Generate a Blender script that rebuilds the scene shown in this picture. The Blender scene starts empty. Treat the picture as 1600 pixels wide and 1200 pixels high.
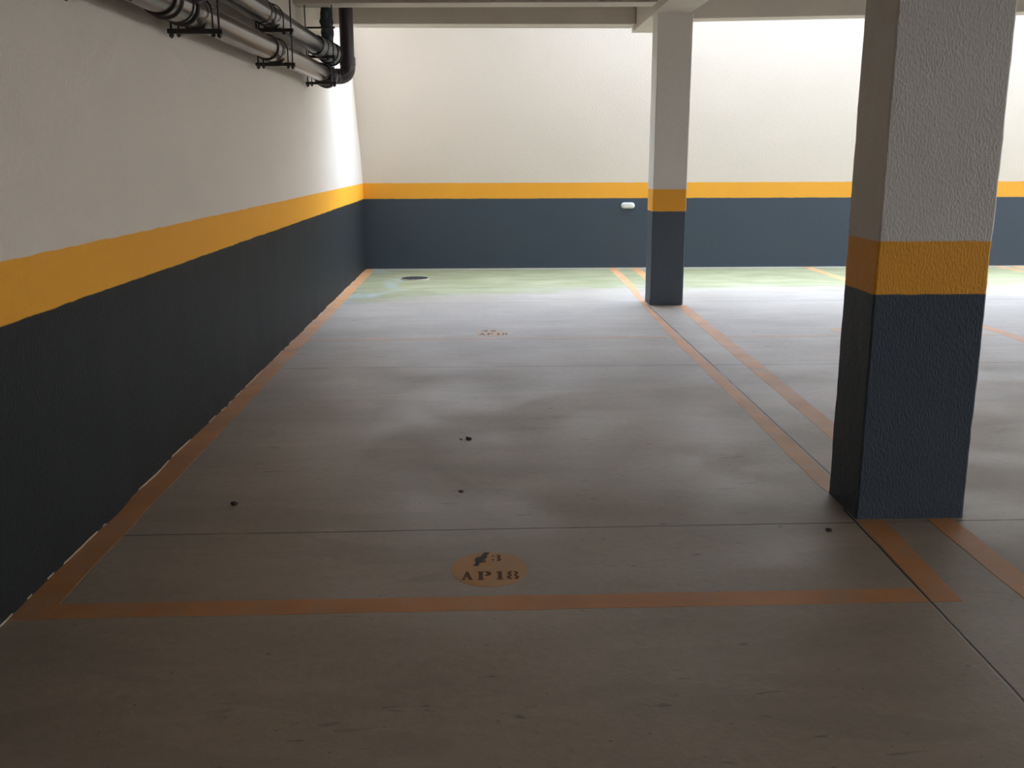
import bpy, bmesh, math, random
from mathutils import Vector, Matrix, noise
random.seed(7)
C = bpy.context.scene.collection
SC = bpy.context.scene
PI = math.pi

# ------------------------------------------------------------------ mesh helpers
class MB:
    """collects shapes, builds ONE mesh object"""
    def __init__(self): self.v = []; self.f = []; self.s = []
    def add(self, vs, fs, smooth=False):
        n = len(self.v); self.v += [tuple(p) for p in vs]
        self.f += [tuple(i + n for i in f) for f in fs]; self.s += [smooth] * len(fs); return self
    def box(self, x0, x1, y0, y1, z0, z1):
        vs = [(x, y, z) for z in (z0, z1) for y in (y0, y1) for x in (x0, x1)]
        return self.add(vs, [(0, 2, 3, 1), (4, 5, 7, 6), (0, 1, 5, 4), (2, 6, 7, 3), (0, 4, 6, 2), (1, 3, 7, 5)])
    def hexa(self, low, high):
        """low, high: 4 points each, same winding (counter-clockwise from above)"""
        vs = list(low) + list(high)
        return self.add(vs, [(3, 2, 1, 0), (4, 5, 6, 7)] + [(i, (i + 1) % 4, 4 + (i + 1) % 4, 4 + i) for i in range(4)])
    def tube(self, path, r, n=20, caps=True, wob=0, seed=0):
        path = [Vector(p) for p in path]
        rs = r if isinstance(r, (list, tuple)) else [r] * len(path)
        t0 = (path[1] - path[0]).normalized()
        up = Vector((0, 0, 1)) if abs(t0.z) < .9 else Vector((1, 0, 0))
        a = t0.cross(up).normalized(); vs = []
        for i, p in enumerate(path):
            t = (path[min(i + 1, len(path) - 1)] - path[max(i - 1, 0)]).normalized()
            a = (a - t * a.dot(t)).normalized(); b = t.cross(a)
            for k in range(n):
                th = 2 * PI * k / n; rr = rs[i]
                if wob: rr *= 1 + wob * noise.noise(Vector((math.cos(th) * 1.6, math.sin(th) * 1.6, i * .55 + seed)))
                vs.append(p + (a * math.cos(th) + b * math.sin(th)) * rr)
        fs = [(i * n + k, i * n + (k + 1) % n, (i + 1) * n + (k + 1) % n, (i + 1) * n + k)
              for i in range(len(path) - 1) for k in range(n)]
        self.add(vs, fs, True)
        if caps:
            m = len(vs)
            self.add(vs[:n], [tuple(range(n))[::-1]]); self.add(vs[m - n:], [tuple(range(n))])
        return self
    def torus(self, c, axis, R, r, n=32, m=8):
        axis = Vector(axis).normalized(); c = Vector(c)
        up = Vector((0, 0, 1)) if abs(axis.z) < .9 else Vector((1, 0, 0))
        a = axis.cross(up).normalized(); b = axis.cross(a); vs = []
        for i in range(n):
            th = 2 * PI * i / n; d = a * math.cos(th) + b * math.sin(th)
            for k in range(m):
                ph = 2 * PI * k / m
                vs.append(c + d * (R + r * math.cos(ph)) + axis * r * math.sin(ph))
        fs = [(i * m + k, ((i + 1) % n) * m + k, ((i + 1) % n) * m + (k + 1) % m, i * m + (k + 1) % m)
              for i in range(n) for k in range(m)]
        return self.add(vs, fs, True)
    def prism(self, pts, z0, z1):
        n = len(pts)
        vs = [(x, y, z0) for x, y in pts] + [(x, y, z1) for x, y in pts]
        return self.add(vs, [tuple(range(n))[::-1], tuple(range(n, 2 * n))] +
                        [(i, (i + 1) % n, n + (i + 1) % n, n + i) for i in range(n)])
    def ribbon(self, L, R, z0, z1):
        """closed strip between two polylines of equal length"""
        n = len(L)
        vs = [(x, y, z0) for x, y in L] + [(x, y, z0) for x, y in R] + [(x, y, z1) for x, y in L] + [(x, y, z1) for x, y in R]
        fs = []
        for i in range(n - 1):
            fs += [(2 * n + i, 3 * n + i, 3 * n + i + 1, 2 * n + i + 1), (i, i + 1, n + i + 1, n + i),
                   (i, 2 * n + i, 2 * n + i + 1, i + 1), (n + i, n + i + 1, 3 * n + i + 1, 3 * n + i)]
        fs += [(0, n, 3 * n, 2 * n), (n - 1, 3 * n - 1, 4 * n - 1, 2 * n - 1)]
        fs[-1] = (n - 1, 3 * n - 1, 4 * n - 1, 2 * n - 1)
        return self.add(vs, fs)
    def build(self, name, mat, parent=None, loc=(0, 0, 0), bevel=0, fix=True):
        me = bpy.data.meshes.new(name); loc = Vector(loc)
        me.from_pydata([Vector(p) - loc for p in self.v], [], self.f); me.update()
        me.polygons.foreach_set('use_smooth', self.s)
        if fix:
            bm = bmesh.new(); bm.from_mesh(me); bmesh.ops.recalc_face_normals(bm, faces=bm.faces); bm.to_mesh(me); bm.free()
        if mat: me.materials.append(mat)
        o = bpy.data.objects.new(name, me); C.objects.link(o)
        if parent:
            o.parent = parent; o.location = loc - parent.location if loc.length else -parent.location
            if not loc.length: pass
        else: o.location = loc
        if bevel:
            b = o.modifiers.new('bevel', 'BEVEL'); b.width = bevel; b.segments = 2; b.limit_method = 'ANGLE'
        return o

def thing(name, label, cat, loc, group=None):
    o = bpy.data.objects.new(name, None); C.objects.link(o); o.location = loc
    o.empty_display_size = .1
    return tag(o, label, cat, group)
def tag(o, label, cat, group=None):
    o['label'] = label; o['category'] = cat
    if group: o['group'] = group
    return o
def struct(o): o['kind'] = 'structure'; return o

# ------------------------------------------------------------------ node helpers
class X:
    """a socket with arithmetic"""
    def __init__(s, nt, sock): s.nt = nt; s.k = sock
    def _m(s, op, *a):
        n = s.nt.nodes.new('ShaderNodeMath'); n.operation = op
        for i, q in enumerate((s,) + a):
            if isinstance(q, X): s.nt.links.new(q.k, n.inputs[i])
            else: n.inputs[i].default_value = q
        return X(s.nt, n.outputs[0])
    def __add__(s, o): return s._m('ADD', o)
    def __sub__(s, o): return s._m('SUBTRACT', o)
    def __mul__(s, o): return s._m('MULTIPLY', o)
    def __radd__(s, o): return s._m('ADD', o)
    def __rmul__(s, o): return s._m('MULTIPLY', o)
    def rsub(s, o): return (s * -1) + o
    def abs(s): return s._m('ABSOLUTE')
    def max(s, o): return s._m('MAXIMUM', o)
    def min(s, o): return s._m('MINIMUM', o)
    def gt(s, o): return s._m('GREATER_THAN', o)
    def ramp(s, a, b, lo=0., hi=1.):
        n = s.nt.nodes.new('ShaderNodeMapRange'); n.interpolation_type = 'SMOOTHSTEP'
        s.nt.links.new(s.k, n.inputs[0])
        if a > b: a, b, lo, hi = b, a, hi, lo
        n.inputs[1].default_value = a; n.inputs[2].default_value = b; n.inputs[3].default_value = lo; n.inputs[4].default_value = hi
        return X(s.nt, n.outputs[0])

class Mat:
    def __init__(s, name, rough=.6, spec=.5, metal=0):
        s.m = bpy.data.materials.new(name); s.m.use_nodes = True; s.nt = s.m.node_tree
        s.b = s.nt.nodes['Principled BSDF']; s.b.inputs['Roughness'].default_value = rough
        s.b.inputs['Specular IOR Level'].default_value = spec; s.b.inputs['Metallic'].default_value = metal
        s.tc = s.nt.nodes.new('ShaderNodeTexCoord').outputs['Object']
        sp = s.nt.nodes.new('ShaderNodeSeparateXYZ'); s.nt.links.new(s.tc, sp.inputs[0])
        s.x, s.y, s.z = (X(s.nt, sp.outputs[i]) for i in range(3))
    def noise(s, scale, detail=4, stretch=(1, 1, 1), off=(0, 0, 0), rough=.55, dist=0):
        mp = s.nt.nodes.new('ShaderNodeMapping'); s.nt.links.new(s.tc, mp.inputs[0])
        mp.inputs['Scale'].default_value = stretch; mp.inputs['Location'].default_value = off
        n = s.nt.nodes.new('ShaderNodeTexNoise'); s.nt.links.new(mp.outputs[0], n.inputs['Vector'])
        n.inputs['Scale'].default_value = scale; n.inputs['Detail'].default_value = detail
        n.inputs['Roughness'].default_value = rough; n.inputs['Distortion'].default_value = dist
        return X(s.nt, n.outputs[0])
    def mix(s, a, b, t):
        n = s.nt.nodes.new('ShaderNodeMix'); n.data_type = 'RGBA'
        for i, q in ((6, a), (7, b)):
            if isinstance(q, tuple): n.inputs[i].default_value = (*q, 1)
            else: s.nt.links.new(q, n.inputs[i])
        if isinstance(t, X): s.nt.links.new(t.k, n.inputs[0])
        else: n.inputs[0].default_value = t
        return n.outputs[2]
    def scale(s, col, t):
        n = s.nt.nodes.new('ShaderNodeMix'); n.data_type = 'RGBA'; n.blend_type = 'MULTIPLY'; n.inputs[0].default_value = 1
        if isinstance(col, tuple): n.inputs[6].default_value = (*col, 1)
        else: s.nt.links.new(col, n.inputs[6])
        s.nt.links.new(t.k, n.inputs[7]); return n.outputs[2]
    def color(s, c):
        if isinstance(c, tuple): s.b.inputs['Base Color'].default_value = (*c, 1)
        else: s.nt.links.new(c, s.b.inputs['Base Color'])
        return s
    def rough(s, x): s.nt.links.new(x.k, s.b.inputs['Roughness']); return s
    def bump(s, h, dist=.01, strength=1):
        n = s.nt.nodes.new('ShaderNodeBump'); n.inputs['Distance'].default_value = dist; n.inputs['Strength'].default_value = strength
        s.nt.links.new(h.k, n.inputs['Height']); s.nt.links.new(n.outputs[0], s.b.inputs['Normal']); return s

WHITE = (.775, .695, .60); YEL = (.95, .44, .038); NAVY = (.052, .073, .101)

def banded(name, z1, z2, tex, rough=.55, spec=.4, white=WHITE, navy=NAVY):
    """painted plaster: dark base, yellow stripe, white above; `tex` = depth of the textured coat"""
    m = Mat(name, rough, spec)
    wob = (m.noise(7, 3) - .5) * .012
    z = m.z + wob
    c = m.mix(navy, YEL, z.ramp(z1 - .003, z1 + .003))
    c = m.mix(c, white, z.ramp(z2 - .004, z2 + .004))
    c = m.scale(c, m.noise(1.3, 5).ramp(.25, .8, .98, 1.015))
    g = m.noise(120, 3, (1, 1, .42)); g2 = m.noise(260, 2)
    m.bump((g.ramp(.35, .7) + g2 * .25), tex, 1)
    return m.color(c)

# floor concrete -----------------------------------------------------------------
CONC = (.455, .38, .30)
def concrete(m):
    c = m.scale(CONC, m.noise(.55, 4, (1, 1, 1)).ramp(.3, .72, .86, 1.06))
    streak = m.noise(2.2, 6, (.35, 1.5, 1), (3, 1, 0), .6, .4)
    c = m.scale(c, streak.ramp(.25, .75, .91, 1.06))
    c = m.scale(c, m.noise(26, 5).ramp(.2, .85, .93, 1.06))
    # damp-looking trowelled patches with their own edges
    patch = m.noise(.9, 2, (1.0, 2.2, 1), (11, 4, 0), .4, .8).ramp(.55, .585)
    c = m.mix(c, (.33, .285, .23), patch * .32)
    speck = m.noise(38, 2, (1, 1, 1), (5, 9, 0)).ramp(.70, .74)
    c = m.mix(c, (.16, .13, .11), speck * .55)
    return c
def mat_floor():
    m = Mat('floor_concrete', .52, .5); c = concrete(m)
    x, y = m.x, m.y
    # scuffs
    sc = m.noise(5.5, 3, (.8, 2.4, 1), (2, 7, 0), .6, 1.5); scm = sc.ramp(.64, .69) * m.noise(1.1, 2, (1, 1, 1), (8, 1, 0)).ramp(.48, .6)
    c = m.mix(c, (.17, .15, .13), scm * .6)
    # green algae on the rained-on strip under the light well
    n1 = m.noise(1.6, 5, (.7, 1.6, 1), (1, 2, 0), .6, .6)
    edge = y - (x.max(-1.6).min(1.2) * .42 + 10.72) + (n1 - .5) * 1.5
    moss = edge.ramp(-.1, .55) * y.ramp(10.33, 10.36)
    pale = m.noise(1.9, 4, (1, 1, 1), (6, 3, 0), .6, .5).ramp(.5, .62) * x.ramp(-.7, -1.2)
    g = m.mix((.245, .245, .11), (.325, .31, .165), m.noise(3, 5, (.6, 1.8, 1)).ramp(.35, .65))
    g = m.mix(g, (.33, .38, .35), pale * .8)
    c = m.mix(c, g, moss * .9)
    # pale washed border strip along the back wall
    c = m.mix(c, (.5, .5, .44), (y + (n1 - .5) * .1).ramp(13.48, 13.53) * .7)
    # saw-cut joints
    w = (m.noise(3, 4, off=(9, 9, 0)) - .5) * .03
    gap = m.noise(2.2, 3, off=(4, 4, 0)).ramp(.3, .45, .35, 1.)
    def joint(d, hw): return (d + w * .4).abs().ramp(hw * .6, hw * .6 + .0025, 1, 0)
    j = joint(y - (x * .012 + 3.822), .004).max(joint(y - 7.06, .004)).max(joint(y - 10.335, .006)).max(joint(y + 0.6, .004))
    jx1 = joint(x - ((y - 2.456) * .0345 + 1.522), .0055) * y.ramp(4.0, 4.01, 1, 0)
    jx2 = joint(x - ((y - 4.4) * .0085 + 1.683), .005) * y.ramp(4.0, 4.01) * y.ramp(10.33, 10.34, 1, 0)
    j = (j * gap).max(jx1).max(jx2 * gap).max(joint(x - 7.3, .004))
    c = m.mix(c, (.035, .028, .022), j)
    m.rough(m.noise(1.4, 4).ramp(.3, .7, .42, .6))
    m.bump(m.noise(60, 3) * .35 + m.noise(9, 3) * .5 - j * 2., .004, .6)
    return m.color(c)
def mat_paint(name, wear, col=(.67, .295, .10)):
    m = Mat(name, .55, .45); base = concrete(m)
    p = m.scale(col, m.noise(3, 4).ramp(.3, .7, .88, 1.08))
    worn = m.noise(5, 6, (1, .8, 1), (1, 5, 0), .65).ramp(.30, .75)
    t = (worn * .5 + wear * 1.5 - .36).max(0.02).min(.97)
    m.color(m.mix(p, base, t)); m.bump(m.noise(60, 3), .002, .5)
    return m
def plain(name, col, rough=.6, spec=.5, metal=0, var=.08, sc=4, bump=0):
    m = Mat(name, rough, spec, metal); m.color(m.scale(col, m.noise(sc, 4).ramp(.25, .75, 1 - var, 1 + var)))
    if bump: m.bump(m.noise(60, 4), bump, 1)
    return m.m

M = dict(
    floor=mat_floor().m,
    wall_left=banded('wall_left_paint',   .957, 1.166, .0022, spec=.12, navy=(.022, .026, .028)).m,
    wall_back=banded('wall_back_paint', .957, 1.168, .0008).m,
    pillar_near=banded('pillar_textured_paint', .960, 1.172, .0019, spec=.3, white=(.73, .705, .665)).m,
    pillar_far=banded('pillar_paint', .964, 1.184, .001, spec=.3, white=(.76, .72, .665), navy=(.078, .098, .13)).m,
    white=plain('white_paint', WHITE, .6, .4, var=.04, sc=1.5, bump=.002),
    slab=plain('slab_concrete', (.36, .33, .29), .8, .3, var=.1, sc=2),
    beam=plain('beam_paint', (.60, .54, .47), .65, .3, var=.06, sc=2, bump=.002),
    facade_dark=plain('low_bounce_dark', (.07, .07, .072), .5, .3, var=.1, sc=1),  # invented dark finish, so unseen surfaces bounce little light on the left
    facade=plain('more_bounce_grey', (.34, .335, .32), .8, .3, var=.1, sc=1),  # invented lighter finish, so the unseen front bounces more light on the right
    line=mat_paint('line_paint', .18).m,
    line_far=mat_paint('line_paint_worn', .26).m,
    line_faint=mat_paint('line_paint_faded', .62).m,
    oval=mat_paint('marker_paint', .22, (.68, .31, .055)).m,
    oval_far=mat_paint('marker_paint_worn', .46, (.66, .34, .1)).m,
    ink=plain('stencil_ink', (.135, .058, .026), .7, .3, var=.3, sc=40),
    black=plain('black_paint_smear', (.02, .019, .017), .6, .3, var=.3, sc=40),
    pipe=plain('brown_pvc', (.075, .052, .045), .2, .5, var=.06, sc=3),
    pipe_grey=plain('grey_pvc', (.055, .058, .06), .2, .5, var=.06, sc=3),
    purple=plain('purple_pvc', (.05, .034, .042), .3, .5, var=.08, sc=4),
    green=plain('dark_green_wrap', (.018, .034, .04), .35, .5, var=.25, sc=12, bump=.006),
    ring=plain('black_rubber_ring', (.022, .018, .016), .5, .4),
    ringgrey=plain('grey_coupling', (.2, .2, .205), .35, .5),
    steel=plain('dark_painted_steel', (.028, .024, .023), .5, .4, var=.15, sc=20),
    plastic=plain('white_plastic', (.82, .82, .83), .35, .5, var=.02),
    iron=plain('drain_iron', (.04, .043, .043), .8, .12, var=.25, sc=15),
    dark=plain('drain_shadow_gap', (.012, .012, .012), .8, .2),
    mortar=plain('pale_mortar', (.5, .40, .30), .8, .2, var=.15, sc=20),
    stone=plain('dark_pebble', (.06, .045, .037), .8, .3, var=.3, sc=60),
    leaf=plain('dry_leaf', (.14, .085, .05), .8, .3, var=.3, sc=60),
)

# ------------------------------------------------------------------ camera (solved from the vanishing lines)
F, PITCH, YAW, ROLL = 1530.4, .2270, .0310, -.0020
cp, sp, cy, sy, cr, sr = math.cos(PITCH), math.sin(PITCH), math.cos(YAW), math.sin(YAW), math.cos(ROLL), math.sin(ROLL)
def wd(x, u, d):
    y = d * cp + u * sp; z = -d * sp + u * cp
    return Vector((x * cy + y * sy, -x * sy + y * cy, z))
right, up, fwd = wd(cr, sr, 0), wd(-sr, cr, 0), wd(0, 0, 1)
cam = bpy.data.cameras.new('camera'); co = bpy.data.objects.new('camera', cam); C.objects.link(co)
cam.sensor_width = 36; cam.lens = 36 * F / 1600; cam.clip_start = .05
co.matrix_world = Matrix(((right.x, up.x, -fwd.x, 0), (right.y, up.y, -fwd.y, 0), (right.z, up.z, -fwd.z, 1.5), (0, 0, 0, 1)))
SC.camera = co

# ------------------------------------------------------------------ the setting
XR, YF, YB, YE = 16., -15., 13.622, 11.692          # right end, rear end, back wall, slab edge
ZC = 3.36                                           # slab soffit
H_BACK, H_HIGH = 3.44, 12.0                          # perimeter wall and the storeys above
SKY = .81
EX0, EX1, EZ = 5.0, 12.5, 2.4                        # vehicle entrance in the rear wall
struct(MB().box(-2.2, XR, YF, YB + .3, -.2, 0).build('floor', M['floor']))

def wall_x(y, z):
    """left wall: plumb below the stripe, leaning out a little above"""
    d = -1.594 - max(0, z - 1.25) * .062 if z < 3.4 else -1.594 - .133
    d += .012 * noise.noise(Vector((y * .9, z * .7, 3))) + .006 * noise.noise(Vector((y * 5, z * 5, 1)))
    if z < .12: d += .007 * noise.noise(Vector((y * 3.1, 0, 8)))
    return d
mb = MB(); ys = [YF + i * (YB + .2 - YF) / 230 for i in range(231)]
zs = [-.05, 0, .02, .06, .12, .25, .4, .6, .8, .957, 1.06, 1.168, 1.3, 1.6, 1.9, 2.2, 2.5, 2.8, 3.1, 3.4, 4.4, 5.5]
vs = [(wall_x(y, z), y, z) for y in ys for z in zs]; nz = len(zs); n0 = len(vs)
fs = [(i * nz + k, (i + 1) * nz + k, (i + 1) * nz + k + 1, i * nz + k + 1) for i in range(len(ys) - 1) for k in range(nz - 1)]
mb.add(vs, fs, True)
mb.box(-2.2, -1.78, YF, YB + .2, -.05, 5.5)
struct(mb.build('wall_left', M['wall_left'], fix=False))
struct(MB().box(-2.2, XR, YB, YB + .3, 0, H_BACK).build('wall_back', M['wall_back']))
# light well: storeys above on the near side, open to the sky on the right
struct(MB().box(-2.2, XR, YF, YE, ZC, ZC + .25).build('ceiling', M['slab']))
struct(MB().box(-2.2, 1.5, YE - .3, YE, ZC + .25, H_HIGH).build('wall_upper', M['facade_dark']))  # unseen left part, made dark to dim the back wall opposite
struct(MB().box(1.5, XR, YE - .3, YE, ZC + .25, H_HIGH).build('wall_upper', M['facade']))  # unseen right part, made lighter to brighten the back wall opposite
struct(MB().box(XR, XR + .3, YF, YB + .3, 0, 2.0).build('wall_right', M['wall_back']))
# rear wall with the vehicle entrance on the right, behind the camera
mb = MB(); mb.box(-2.2, EX0, YF - .3, YF, 0, ZC + .25); mb.box(EX1, XR + .3, YF - .3, YF, 0, ZC + .25); mb.box(EX0, EX1, YF - .3, YF, EZ, ZC + .25)
struct(mb.build('wall_front', M['wall_back']))
struct(MB().box(-2.2, 1.2, YE, YE + 1.78, 5.3, 5.5).build('added_shade_slab', M['facade_dark']))  # unseen overhang, added to keep sky light off the back wall's left
# edge beams, the cross beam and the long beam over the pillars
def beam(name, x0, x1, ya0, ya1, yb0, yb1, z0a, z0b, ztop=ZC):
    """box from x0 to x1, its y range drifting from (ya0, ya1) to (yb0, yb1)"""
    low = [(x0, ya0, z0a), (x1, yb0, z0b), (x1, yb1, z0b), (x0, ya1, z0a)]
    high = [(x, y, ztop) for x, y, _ in low]
    return struct(MB().hexa(low, high).build(name, M['beam'], bevel=.006))
beam('ceiling_beam', -1.72, 1.72, 11.36, 11.69, 11.33, 11.69, 2.927, 2.927)
beam('ceiling_beam', 2.07, XR, 11.41, 11.69, 11.41, 11.69, 2.99, 3.29)
beam('ceiling_beam', -1.70, 1.62, 9.52, 9.79, 9.38, 9.66, 2.872, 2.872)
lb = [(1.47, YF, 2.879), (2.075, YF, 2.879), (2.075, YE, 2.879), (1.728, YE, 2.879)]
struct(MB().hexa(lb, [(x, y, ZC) for x, y, _ in lb]).build('ceiling_beam', M['beam'], bevel=.006))
# thin ragged mortar line where the left wall meets the floor
mb = MB(); L = []; R = []
for i in range(420):
    y = 2.0 + i * (YB - 2.0) / 419
    w = max(-.004, .0005 + .008 * noise.noise(Vector((y * 2.3, 4, 1))) + .005 * noise.noise(Vector((y * 11, 2, 1))))
    L.append((wall_x(y, 0) - .01, y)); R.append((wall_x(y, 0) + w, y))
struct(mb.ribbon(L, R, 0, .007).build('trim_1', M['mortar']))
mb = MB()
L = []; R = []
for i in range(200):
    x = -1.6 + i * 10 / 199
    w = max(.002, .012 + .016 * noise.noise(Vector((x * 1.7, 9, 1))) + .006 * noise.noise(Vector((x * 9, 2, 6))))
    L.append((x, YB + .01)); R.append((x, YB - w))
struct(mb.ribbon(L, R, 0, .006).build('trim_2', M['mortar']))

# ------------------------------------------------------------------ pillars
def pillar(x0, x1, y0, y1, mat, label, amp, h=2.879):
    cx, cyy = (x0 + x1) / 2, (y0 + y1) / 2
    a, b = (x1 - x0) / 2, (y1 - y0) / 2; c = .008
    ring = []
    def edge(p, q, n):
        for i in range(n): t = i / n; ring.append((p[0] + (q[0] - p[0]) * t, p[1] + (q[1] - p[1]) * t))
    P = [(-a + c, -b), (a - c, -b), (a, -b + c), (a, b - c), (a - c, b), (-a + c, b), (-a, b - c), (-a, -b + c)]
    for i in range(8): edge(P[i], P[(i + 1) % 8], 16 if i % 2 == 0 else 3)
    n = len(ring); nzz = 110; vs = []
    for k in range(nzz + 1):
        z = h * k / nzz
        for x, y in ring:
            d = amp * noise.noise(Vector((x * 6 + x0 * 9, y * 6, z * 5))) + amp * .8 * noise.noise(Vector((x * 24, y * 24 + x0, z * 19)))
            e = 1 + d / a
            if k < 3: e += .02 * amp / .004 * noise.noise(Vector((x * 9, y * 9, 5)))
            vs.append((cx + x * e, cyy + y * e, z))
    fs = [(k * n + i, k * n + (i + 1) % n, (k + 1) * n + (i + 1) % n, (k + 1) * n + i) for k in range(nzz) for i in range(n)]
    mb = MB(); mb.add(vs, fs, False); mb.add(vs[-n:], [tuple(range(n))]); mb.add(vs[:n], [tuple(range(n))[::-1]])
    o = mb.build('pillar', mat, loc=(cx, cyy, 0))
    tag(o, label, 'pillar')
    return o
pillar(1.582, 2.045, 3.881, 4.216, M['pillar_near'], 'large near pillar with rough white paint, yellow stripe and dark blue base', .0022)
pillar(1.752, 2.095, 10.081, 10.403, M['pillar_far'], 'slim far pillar with yellow stripe, standing by the bright strip before the back wall', .0012)

# ------------------------------------------------------------------ painted floor lines
def dens(poly, step=.05):
    out = []
    for (x0, y0), (x1, y1) in zip(poly, poly[1:]):
        n = max(1, int(math.hypot(x1 - x0, y1 - y0) / step))
        out += [(x0 + (x1 - x0) * i / n, y0 + (y1 - y0) * i / n) for i in range(n)]
    return out + [poly[-1]]
def at(poly, y):
    for (x0, y0), (x1, y1) in zip(poly, poly[1:]):
        if y0 <= y <= y1: return x0 + (x1 - x0) * (y - y0) / (y1 - y0)
    return poly[0][0] if y < poly[0][1] else poly[-1][0]
def line_y(L, R, y0, y1, mat, label, rag=.006, z=.0009, seed=0, group=None):
    n = int((y1 - y0) / .04) + 2; A = []; B = []
    for i in range(n):
        y = y0 + (y1 - y0) * i / (n - 1)
        A.append((at(L, y) + rag * noise.noise(Vector((y * 4, seed, 0))), y))
        B.append((at(R, y) + rag * noise.noise(Vector((y * 4, seed, 7))), y))
    o = MB().ribbon(A, B, .0, z).build('painted_line', mat)
    return tag(o, label, 'floor line', group)
def line_x(x0, x1, ya, yb, wid, mat, label, rag=.006, z=.0007, seed=0):
    n = int((x1 - x0) / .04) + 2; A = []; B = []
    for i in range(n):
        t = i / (n - 1); x = x0 + (x1 - x0) * t; y = ya + (yb - ya) * t
        A.append((x, y + wid + rag * noise.noise(Vector((x * 4, seed, 0)))))
        B.append((x, y + rag * noise.noise(Vector((x * 4, seed, 7)))))
    return tag(MB().ribbon(A, B, 0, z).build('painted_line', mat), label, 'floor line')
# along the left wall
n = 300; A = []; B = []
for i in range(n):
    y = 3.055 + (YB - .012 - 3.055) * i / (n - 1)
    A.append((wall_x(y, 0) + .003, y)); B.append((-1.472 + .006 * noise.noise(Vector((y * 3, 3, 3))), y))
tag(MB().ribbon(A, B, 0, .001).build('painted_line', M['line']), 'long orange line painted along the foot of the left wall', 'floor line')
line_x(-1.472, 1.54, 3.062, 3.085, .112, M['line'], 'nearest orange cross line, in front of the 43 marker', seed=1)
line_x(-1.472, 1.58, 8.165, 8.175, .115, M['line_faint'], 'faded orange cross line just before the far number marker', seed=2)
line_x(2.11, 4.5, 8.175, 8.18, .11, M['line_faint'], 'faded orange cross line in the second bay, right of the double line', seed=3)
Lr = [(1.548, 3.08), (1.586, 3.87), (1.579, 4.21), (1.571, 4.61), (1.586, 5.3), (1.603, 6.39), (1.605, 7.8), (1.675, 10.), (1.74, 11.6), (1.765, 13.6)]
Rr = [(1.655, 3.08), (1.699, 3.87), (1.672, 4.21), (1.684, 5.5), (1.703, 7.7), (1.722, 10.), (1.748, 10.42), (1.838, 11.6), (1.877, 13.6)]
line_y(Lr, Rr, 3.085, 3.872, M['line'], 'orange line running forward from the left edge of the near pillar', seed=4)
line_y(Lr, Rr, 4.235, 13.595, M['line_far'], 'long orange line from behind the near pillar past the left of the far pillar', seed=5)
L2 = [(1.878, 3.0), (1.884, 3.87), (1.89, 4.2), (1.903, 5.08), (1.936, 6.4), (1.96, 7.8), (2.025, 10.), (2.04, 10.4), (2.077, 13.6)]
R2 = [(1.985, 3.0), (1.997, 3.87), (2.0, 4.2), (2.02, 5.08), (2.06, 6.4), (2.09, 7.8), (2.13, 10.), (2.15, 10.4), (2.193, 13.6)]
line_y(L2, R2, 3.085, 3.872, M['line'], 'orange line running forward from the right part of the near pillar', seed=6)
line_y(L2, R2, 4.235, 10.07, M['line_far'], 'orange line ending at the front of the far pillar', seed=7)
line_y(L2, R2, 10.42, 13.595, M['line_far'], 'short orange line between the far pillar and the back wall', seed=8)
line_y([(4.42, 3), (4.5, 8.3), (4.505, 13.6)], [(4.54, 3), (4.615, 8.3), (4.622, 13.6)], 3.08, 13.595, M['line_far'], 'orange line meeting the back wall just left of the near pillar', seed=9)
line_y([(7.19, 3), (7.2, 13.6)], [(7.31, 3), (7.31, 13.6)], 3.08, 13.595, M['line_far'], 'left line of the orange pair at the far right edge', seed=10)
line_y([(7.43, 3), (7.44, 13.6)], [(7.54, 3), (7.55, 13.6)], 3.08, 13.595, M['line_far'], 'rightmost orange line, at the frame edge by the back wall', seed=11)

# ------------------------------------------------------------------ number markers
def arc(cx, cyy, rx, ry, a0, a1, n=14):
    return [(cx + rx * math.cos(math.radians(a0 + (a1 - a0) * i / n)), cyy + ry * math.sin(math.radians(a0 + (a1 - a0) * i / n))) for i in range(n + 1)]
def band(cx, cyy, rx, ry, wx, wy, a0, a1):
    return arc(cx, cyy, rx, ry, a0, a1) + arc(cx, cyy, rx - wx, ry - wy, a1, a0)
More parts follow.
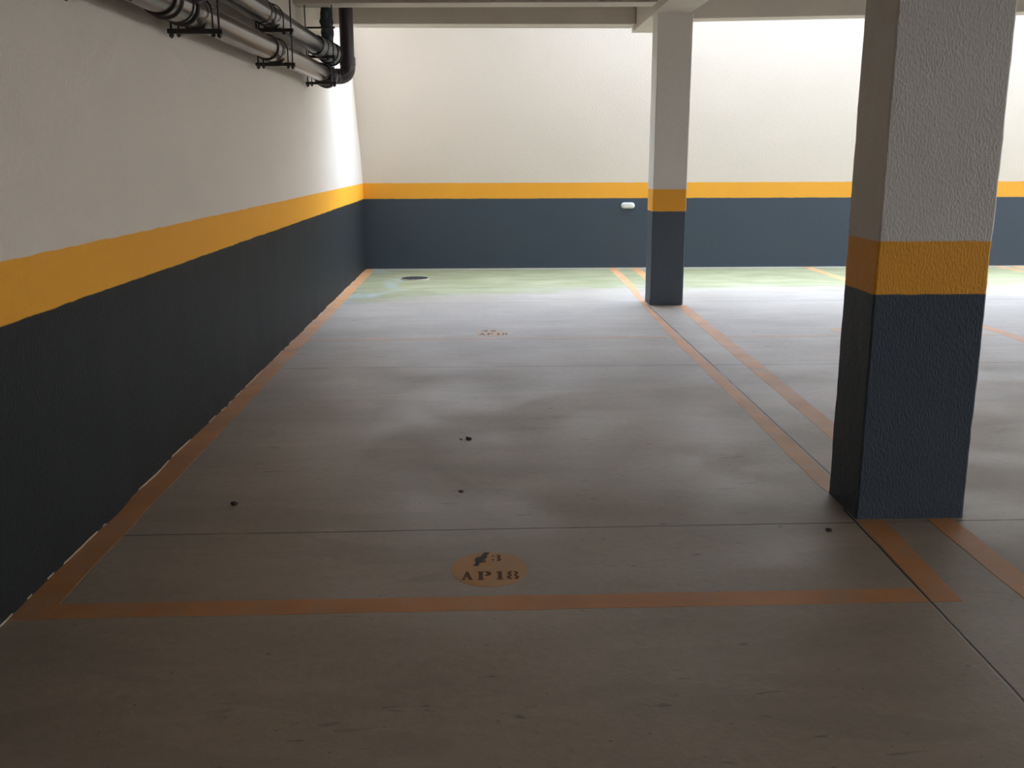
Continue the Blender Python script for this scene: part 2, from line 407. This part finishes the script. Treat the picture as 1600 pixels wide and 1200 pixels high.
# stencil letters, unit height, made of separate pieces with stencil bridges
GLYPH = {
    'A': [[(.0, .0), (.26, .0), (.26, .06), (.19, .06), (.40, .74), (.33, 1.0), (.30, 1.0), (.06, .06), (.0, .06)],
          [(.36, 1.0), (.43, 1.0), (.70, .06), (.76, .06), (.76, .0), (.42, .0), (.42, .06), (.50, .06), (.45, .27), (.30, .27), (.32, .36), (.42, .36), (.38, .5)]],
    'P': [[(.0, .0), (.32, .0), (.32, .07), (.27, .07), (.27, .93), (.32, .93), (.32, 1.), (.0, 1.), (.0, .93), (.06, .93), (.06, .07), (.0, .07)],
          [(.36, .93), (.36, 1.)] + arc(.42, .73, .27, .27, 80, -80) + [(.36, .46), (.36, .53)] + arc(.38, .73, .1, .2, -70, 70)],
    '1': [[(.0, .0), (.36, .0), (.36, .07), (.29, .07), (.29, 1.), (.2, 1.), (.0, .9), (.0, .84), (.08, .86), (.08, .07), (.0, .07)]],
    '8': [band(.30, .74, .26, .26, .15, .1, 100, 260), band(.36, .74, .26, .26, .15, .1, -80, 80),
          band(.29, .25, .29, .25, .17, .09, 100, 260), band(.37, .25, .29, .25, .17, .09, -80, 80)],
    '3': [band(.26, .74, .28, .26, .15, .09, -70, 80), band(.26, .25, .31, .25, .17, .09, -80, 75),
          arc(.08, .80, .09, .09, 0, 345, 10), arc(.07, .22, .09, .1, 0, 345, 10)],
    '4': [[(.42, .0), (.64, .0), (.64, 1.), (.52, 1.), (.42, .84)], [(.0, .26), (.36, .26), (.36, .38), (.14, .38), (.38, .74), (.36, .92), (.0, .36)],
          [(.68, .26), (.78, .26), (.78, .38), (.68, .38)]],
    '2': [band(.3, .70, .30, .30, .16, .1, -30, 170), [(.0, .0), (.6, .0), (.62, .22), (.56, .22), (.5, .14), (.26, .14), (.56, .52), (.42, .58), (.0, .12)]],
}
def letter(mb, ch, x, y, w, h, z0, z1):
    for piece in GLYPH[ch]:
        mb.prism([(x + px * w, y + py * h) for px, py in piece], z0, z1)
def marker(cx, cyy, rx, ry, mat, label, rows, ink):
    pts = [(cx + rx * math.cos(t * PI / 36) * (1 + .012 * noise.noise(Vector((t * .4, cx, cyy)))), cyy + ry * math.sin(t * PI / 36)) for t in range(72)]
    t = thing('bay_marker', label, 'floor marking', (cx, cyy, 0), )
    MB().prism(pts, 0, .0009).build('painted_oval', mat, t)
    for s, x, y, w, h in rows:
        for ch, px in zip(s, x):
            mb = MB(); letter(mb, ch, px, y, w, h, .001, .0015)
            mb.build('stencil_character', ink, t)
    return t
mk = marker(.021, 3.418, .143, .157, M['oval'], 'near orange oval stencilled 43 AP 18 before the nearest cross line',
       [('3', [.030], 3.488, .064, .062), ('A', [-.083], 3.322, .056, .072), ('P', [-.024], 3.322, .073, .072), ('1', [.045], 3.322, .072, .072), ('8', [.084], 3.322, .068, .072)], M['ink'])
# the smeared black figure beside the 3
mb = MB()
mb.prism([(-.040, 3.446), (-.020, 3.447), (-.019, 3.466), (-.010, 3.478), (.008, 3.482), (.008, 3.492), (-.006, 3.496), (.004, 3.508), (.012, 3.528),
          (.010, 3.545), (.018, 3.560), (.022, 3.572), (.002, 3.573), (-.006, 3.552), (-.014, 3.532), (-.030, 3.522), (-.036, 3.500), (-.030, 3.484), (-.034, 3.466)], .0012, .0018)
mb.build('smeared_figure', M['black'], mk)['label'] = 'smeared black figure 4'
marker(.087, 8.49, .14, .17, M['oval_far'], 'small worn far oval in the middle of the bay, lettering faint',
       [('42', [-.005, .075], 8.56, .08, .07), ('AP18', [-.025, .045, .13, .175], 8.395, .075, .075)], M['ink'])
marker(3.23, 8.47, .142, .165, M['oval_far'], 'worn orange oval mostly hidden behind the near pillar', [], M['ink'])

# ------------------------------------------------------------------ pipes on the left wall
def bend(p0, p1, p2, r, n=8):
    """points of a rounded corner at p1"""
    p0, p1, p2 = Vector(p0), Vector(p1), Vector(p2)
    a, b = (p0 - p1).normalized(), (p2 - p1).normalized()
    out = []
    for i in range(n + 1):
        t = i / n; q0 = p1 + a * r * (1 - t); q1 = p1 + b * r * t
        out.append(q0 * (1 - t) + q1 * t)
    return out
XL, XU, RP = -1.477, -1.497, .079
zl = lambda y: 2.255 + (y - 7.5) * .009
zu = lambda y: 2.490 + (y - 7.5) * .009
t = thing('drain_pipe', 'lower glossy brown pipe on the left wall, turning up into the purple riser', 'pipe', (XL, 9.7, zl(9.7)))
MB().tube([(XL, y, zl(y)) for y in (-4.5, 0, 3, 5, 7, 9, 9.62)], RP, 40).build('pipe_run', M['pipe'], t)
E0, E1, E2 = (XL, 9.62, zl(9.62)), (XL, 9.98, zl(9.9)), (-1.287, 10.07, zl(9.9))
path = [Vector((XL, 9.60, zl(9.6)))] + bend(E0, E1, E2, .12) + bend(E1, E2, (-1.287, 10.07, 2.6), .1) + [Vector((-1.287, 10.07, 2.46))]
MB().tube(path, .074, 32).build('elbow', M['purple'], t)
MB().tube([(-1.287, 10.07, 2.42), (-1.287, 10.07, ZC)], .068, 32).build('riser', M['purple'], t)['label'] = 'dark purple vertical riser'
MB().tube([(-1.287, 10.07, 2.38), (-1.287, 10.07, 2.45)], .078, 32).build('coupling', M['purple'], t)
for y0, y1 in ((4.86, 5.16), (7.2, 7.36), (9.66, 9.78)):
    MB().tube([(XL, y0, zl(y0)), (XL, y1, zl(y1))], RP + .006, 40).build('coupling', M['pipe'], t)
MB().tube([(XL + .012, 9.70, zl(9.7) - .012), (XL + .02, 9.83, zl(9.7) - .018)], RP + .024, 40).build('coupling', M['ringgrey'], t)
for y, r in ((4.84, .006), (4.93, .011), (5.12, .006), (5.20, .011), (7.2, .004), (7.36, .004), (9.66, .006)):
    MB().torus((XL, y, zl(y)), (0, 1, 0), RP + .006, r).build('ring', M['ring'], t)
for y in (9.71, 9.77, 9.83):
    MB().torus((XL + .016, y, zl(9.7) - .015), (0, 1, 0), RP + .024, .006).build('ring', M['ring'], t)
bp = [Vector((-1.46, 5.15, 2.268)), Vector((-1.336, 5.15, 2.318))] + bend((-1.336, 5.15, 2.318), (-.95, 5.15, 2.47), (-.95, 5.15, ZC), .16) + [Vector((-.95, 5.15, ZC))]
br = MB().tube(bp, .05, 28).build('branch', M['purple'], t)
MB().tube([(-1.40, 5.15, 2.292), (-1.352, 5.15, 2.312)], .057, 28).build('coupling', M['purple'], t)
br['label'] = 'purple branch pipe'

t = thing('vent_pipe', 'upper glossy grey pipe on the left wall, ending under the wrinkled dark green riser', 'pipe', (XU, 9.7, zu(9.7)))
MB().tube([(XU, y, zu(y)) for y in (-4.5, 0, 3, 5, 7, 9, 9.5)], RP, 40).build('pipe_run', M['pipe_grey'], t)
zz = zu(9.5)
MB().tube([(XU, 9.46, zz), (XU + .02, 9.6, zz - .008), (XU + .055, 9.75, zz - .025), (XU + .09, 9.9, zz - .045)], [RP + .006, RP + .012, RP + .016, RP + .016], 40).build('elbow', M['ringgrey'], t)
for y, r, dx, dz, dR in ((9.46, .007, 0, 0, .004), (9.58, .005, .017, -.007, .012), (9.70, .005, .043, -.02, .015), (9.80, .011, .066, -.032, .017), (9.89, .012, .088, -.044, .018)):
    MB().torus((XU + dx, y, zz + dz), (.22, 1, -.12), RP + dR, r).build('ring', M['ring'], t)
gp = [(-1.435 + .016 * noise.noise(Vector((z * 9, 1, 1))), 9.80, z) for z in [2.50 + i * (ZC - 2.50) / 40 for i in range(41)]]
MB().tube(gp, [.056 + .02 * noise.noise(Vector((0, i * .31, 4))) for i in range(41)], 28, wob=.3, seed=2).build('wrapped_riser', M['green'], t)['label'] = 'wrinkled dark green riser'
for y in (7.16, 7.3):
    MB().torus((XU, y, zu(y)), (0, 1, 0), RP + .001, .004).build('ring', M['ring'], t)

# trapeze hangers: two rods, two bars, a U-bolt over each pipe
def hanger(y, label):
    g = 'hangers carrying the wall pipes'
    t = thing('pipe_hanger', label, 'hanger', (-1.48, y, zl(y) - RP - .024), g)
    xa, xb = -1.622, -1.338
    bars = [('crossbar', zl(y) - RP - .012), ('crossbar', zu(y) - RP - .012)]
    for nm, z in bars:
        b = MB().box(xa, xb, y - .016, y + .016, z - .012, z + .012).build(nm, M['steel'], t, bevel=.002)
    for x in (xa + .018, xb - .018):
        MB().tube([(x, y, bars[0][1] - .035), (x, y, ZC)], .0055, 10).build('threaded_rod', M['steel'], t)
        for nm, z in bars:
            MB().prism([(x + .013 * math.cos(k * PI / 3), y + .013 * math.sin(k * PI / 3)) for k in range(6)], z - .028, z - .012).build('nut', M['steel'], t)
    for (px, z0, pz) in ((XL, bars[0][1], zl(y)), (XU, bars[1][1], zu(y))):
        R = RP + .010
        pts = [(px - R, y, z0 - .03), (px - R, y, pz)] + [(px - R * math.cos(a * PI / 16), y, pz + R * math.sin(a * PI / 16)) for a in range(1, 16)] + [(px + R, y, pz), (px + R, y, z0 - .03)]
        MB().tube(pts, .005, 10).build('u_bolt', M['steel'], t)
        for s in (-R, R):
            MB().prism([(px + s + .011 * math.cos(k * PI / 3), y + .011 * math.sin(k * PI / 3)) for k in range(6)], z0 - .026, z0 - .012).build('nut', M['steel'], t)
        # saddle that cradles the pipe on the bar
        sd = [(px + (RP + .002) * math.cos(a), pz + (RP + .002) * math.sin(a)) for a in [PI * (1.22 + .56 * i / 12) for i in range(13)]]
        vs = [(x, yy, z) for yy in (y - .02, y + .02) for x, z in sd + [(px + .045, z0 + .012), (px - .045, z0 + .012)]]
        nn = len(sd) + 2
        MB().add(vs, [tuple(range(nn)), tuple(range(nn, 2 * nn))[::-1]] + [(i, (i + 1) % nn, nn + (i + 1) % nn, nn + i) for i in range(nn)]).build('saddle', M['steel'], t)
    return t
hanger(4.1, 'pipe hanger at the top left edge, only its lowest nuts in view')
hanger(5.44, 'nearest fully visible pipe hanger, beside the thick black rings')
hanger(7.50, 'middle pipe hanger, second from the back wall end')
hanger(9.60, 'farthest pipe hanger, next to the purple elbow')
t = thing('wall_bracket', 'short dark horizontal rod holding the green riser to the wall', 'bracket', (-1.6, 9.82, 2.70))
MB().tube([(-1.68, 9.82, 2.70), (-1.47, 9.82, 2.70)], .009, 12).build('rod', M['steel'], t)
MB().torus((-1.43, 9.80, 2.70), (0, 0, 1), .066, .007).build('clamp', M['steel'], t)

# ------------------------------------------------------------------ small things
t = thing('wall_light', 'small white capsule-shaped light fixture on the dark back wall', 'light fixture', (2.02, YB, .858))
def capsule(hw, hh, n=12):
    r = hh
    return [(hw - r + r * math.cos(a), r * math.sin(a)) for a in [-PI / 2 + PI * i / n for i in range(n + 1)]] + \
           [(-hw + r + r * math.cos(a), r * math.sin(a)) for a in [PI / 2 + PI * i / n for i in range(n + 1)]]
def cap_mesh(hw, hh, layers):
    mb = MB(); rows = [[(2.02 + x * s, YB - d, .858 + z * s) for x, z in capsule(hw, hh)] for s, d in layers]
    n = len(rows[0]); vs = [p for r in rows for p in r]
    mb.add(vs, [(k * n + i, k * n + (i + 1) % n, (k + 1) * n + (i + 1) % n, (k + 1) * n + i) for k in range(len(rows) - 1) for i in range(n)], True)
    mb.add(rows[-1], [tuple(range(n))]); mb.add(rows[0], [tuple(range(n))[::-1]]); return mb
cap_mesh(.094, .040, [(1, 0), (1, .018)]).build('base', M['plastic'], t)
cap_mesh(.090, .037, [(1, .018), (.98, .032), (.92, .043), (.8, .050), (.5, .054)]).build('diffuser', M['plastic'], t)
MB().tube([(2.02 - .045, YB - .050, .885), (2.02 + .045, YB - .050, .885)], .003, 8).build('moulded_rib', M['plastic'], t)

t = thing('floor_drain', 'round dark drain cover in the green floor near the back corner', 'drain', (-.847, 12.49, 0))
MB().torus((-.847, 12.49, .003), (0, 0, 1), .178, .008, 48, 8).build('rim', M['mortar'], t)['label'] = 'pale mortar rim'
mb = MB()
for k in range(-5, 6):
    hh = math.sqrt(max(0, .165 ** 2 - (k * .03) ** 2))
    mb.box(-.847 + k * .03 - .010, -.847 + k * .03 + .010, 12.49 - hh, 12.49 + hh, .004, .010)
mb.box(-1.012, -.682, 12.48, 12.5, .004, .0098)
mb.torus((-.847, 12.49, .006), (0, 0, 1), .168, .006, 48, 6)
mb.build('grate', M['iron'], t)
MB().prism([(-.847 + .17 * math.cos(k * PI / 24), 12.49 + .17 * math.sin(k * PI / 24)) for k in range(48)], 0, .003).build('pit', M['dark'], t)

def pebble(x, y, r, mat, name, label, cat, flat=.6):
    me = bpy.data.meshes.new(name); bm = bmesh.new(); bmesh.ops.create_icosphere(bm, subdivisions=2, radius=r)
    for v in bm.verts:
        d = 1 + .5 * noise.noise(v.co * (1.3 / r) + Vector((x * 7, y * 5, 0)))
        v.co = Vector((v.co.x * d * 1.25, v.co.y * d, max(-.55 * r * flat, v.co.z * d * flat)))
    lo = min(v.co.z for v in bm.verts)
    for v in bm.verts: v.co.z -= lo
    bm.to_mesh(me); bm.free(); me.materials.append(mat)
    o = bpy.data.objects.new(name, me); C.objects.link(o); o.location = (x, y, 0); o.rotation_euler.z = x * 9
    return tag(o, label, cat)
pebble(-1.106, 4.153, .013, M['stone'], 'pebble', 'dark pebble on the floor near the left wall', 'pebble', .9)
pebble(-.078, 5.158, .014, M['stone'], 'pebble', 'dark pebble in the middle of the bay', 'pebble')
pebble(1.423, 3.758, .011, M['stone'], 'pebble', 'small black pebble on the floor left of the near pillar', 'pebble', .5)
pebble(-.104, 4.294, .012, M['leaf'], 'dry_leaf', 'bit of brown leaf on the floor between the middle pebble and the near joint', 'leaf', .3)
pebble(-.12, 5.15, .006, M['stone'], 'pebble', 'tiny stone chip beside the pebble in the middle of the bay', 'pebble')

# ------------------------------------------------------------------ daylight
w = bpy.data.worlds.new('overcast_sky'); SC.world = w; w.use_nodes = True
nt = w.node_tree; bg = nt.nodes['Background']
tc = nt.nodes.new('ShaderNodeTexCoord'); sx = nt.nodes.new('ShaderNodeSeparateXYZ'); nt.links.new(tc.outputs['Generated'], sx.inputs[0])
gr = X(nt, sx.outputs[2]).ramp(-.02, .02, .25, 1.) * (X(nt, sx.outputs[2]).max(0) * 2 + 1) * SKY      # overcast: zenith three times the horizon
mx = nt.nodes.new('ShaderNodeMix'); mx.data_type = 'RGBA'
mx.inputs[6].default_value = (.925, .935, .955, 1); mx.inputs[7].default_value = (.74, .93, 1.24, 1)       # hazy pale horizon, bluer overhead
nt.links.new(X(nt, sx.outputs[2]).ramp(.1, .75).k, mx.inputs[0]); nt.links.new(mx.outputs[2], bg.inputs[0]); nt.links.new(gr.k, bg.inputs[1])

SC.view_settings.view_transform = 'Standard'; SC.view_settings.look = 'None'
SC.view_settings.gamma = 1; SC.view_settings.use_curve_mapping = False
SC.view_settings.exposure = 3.0
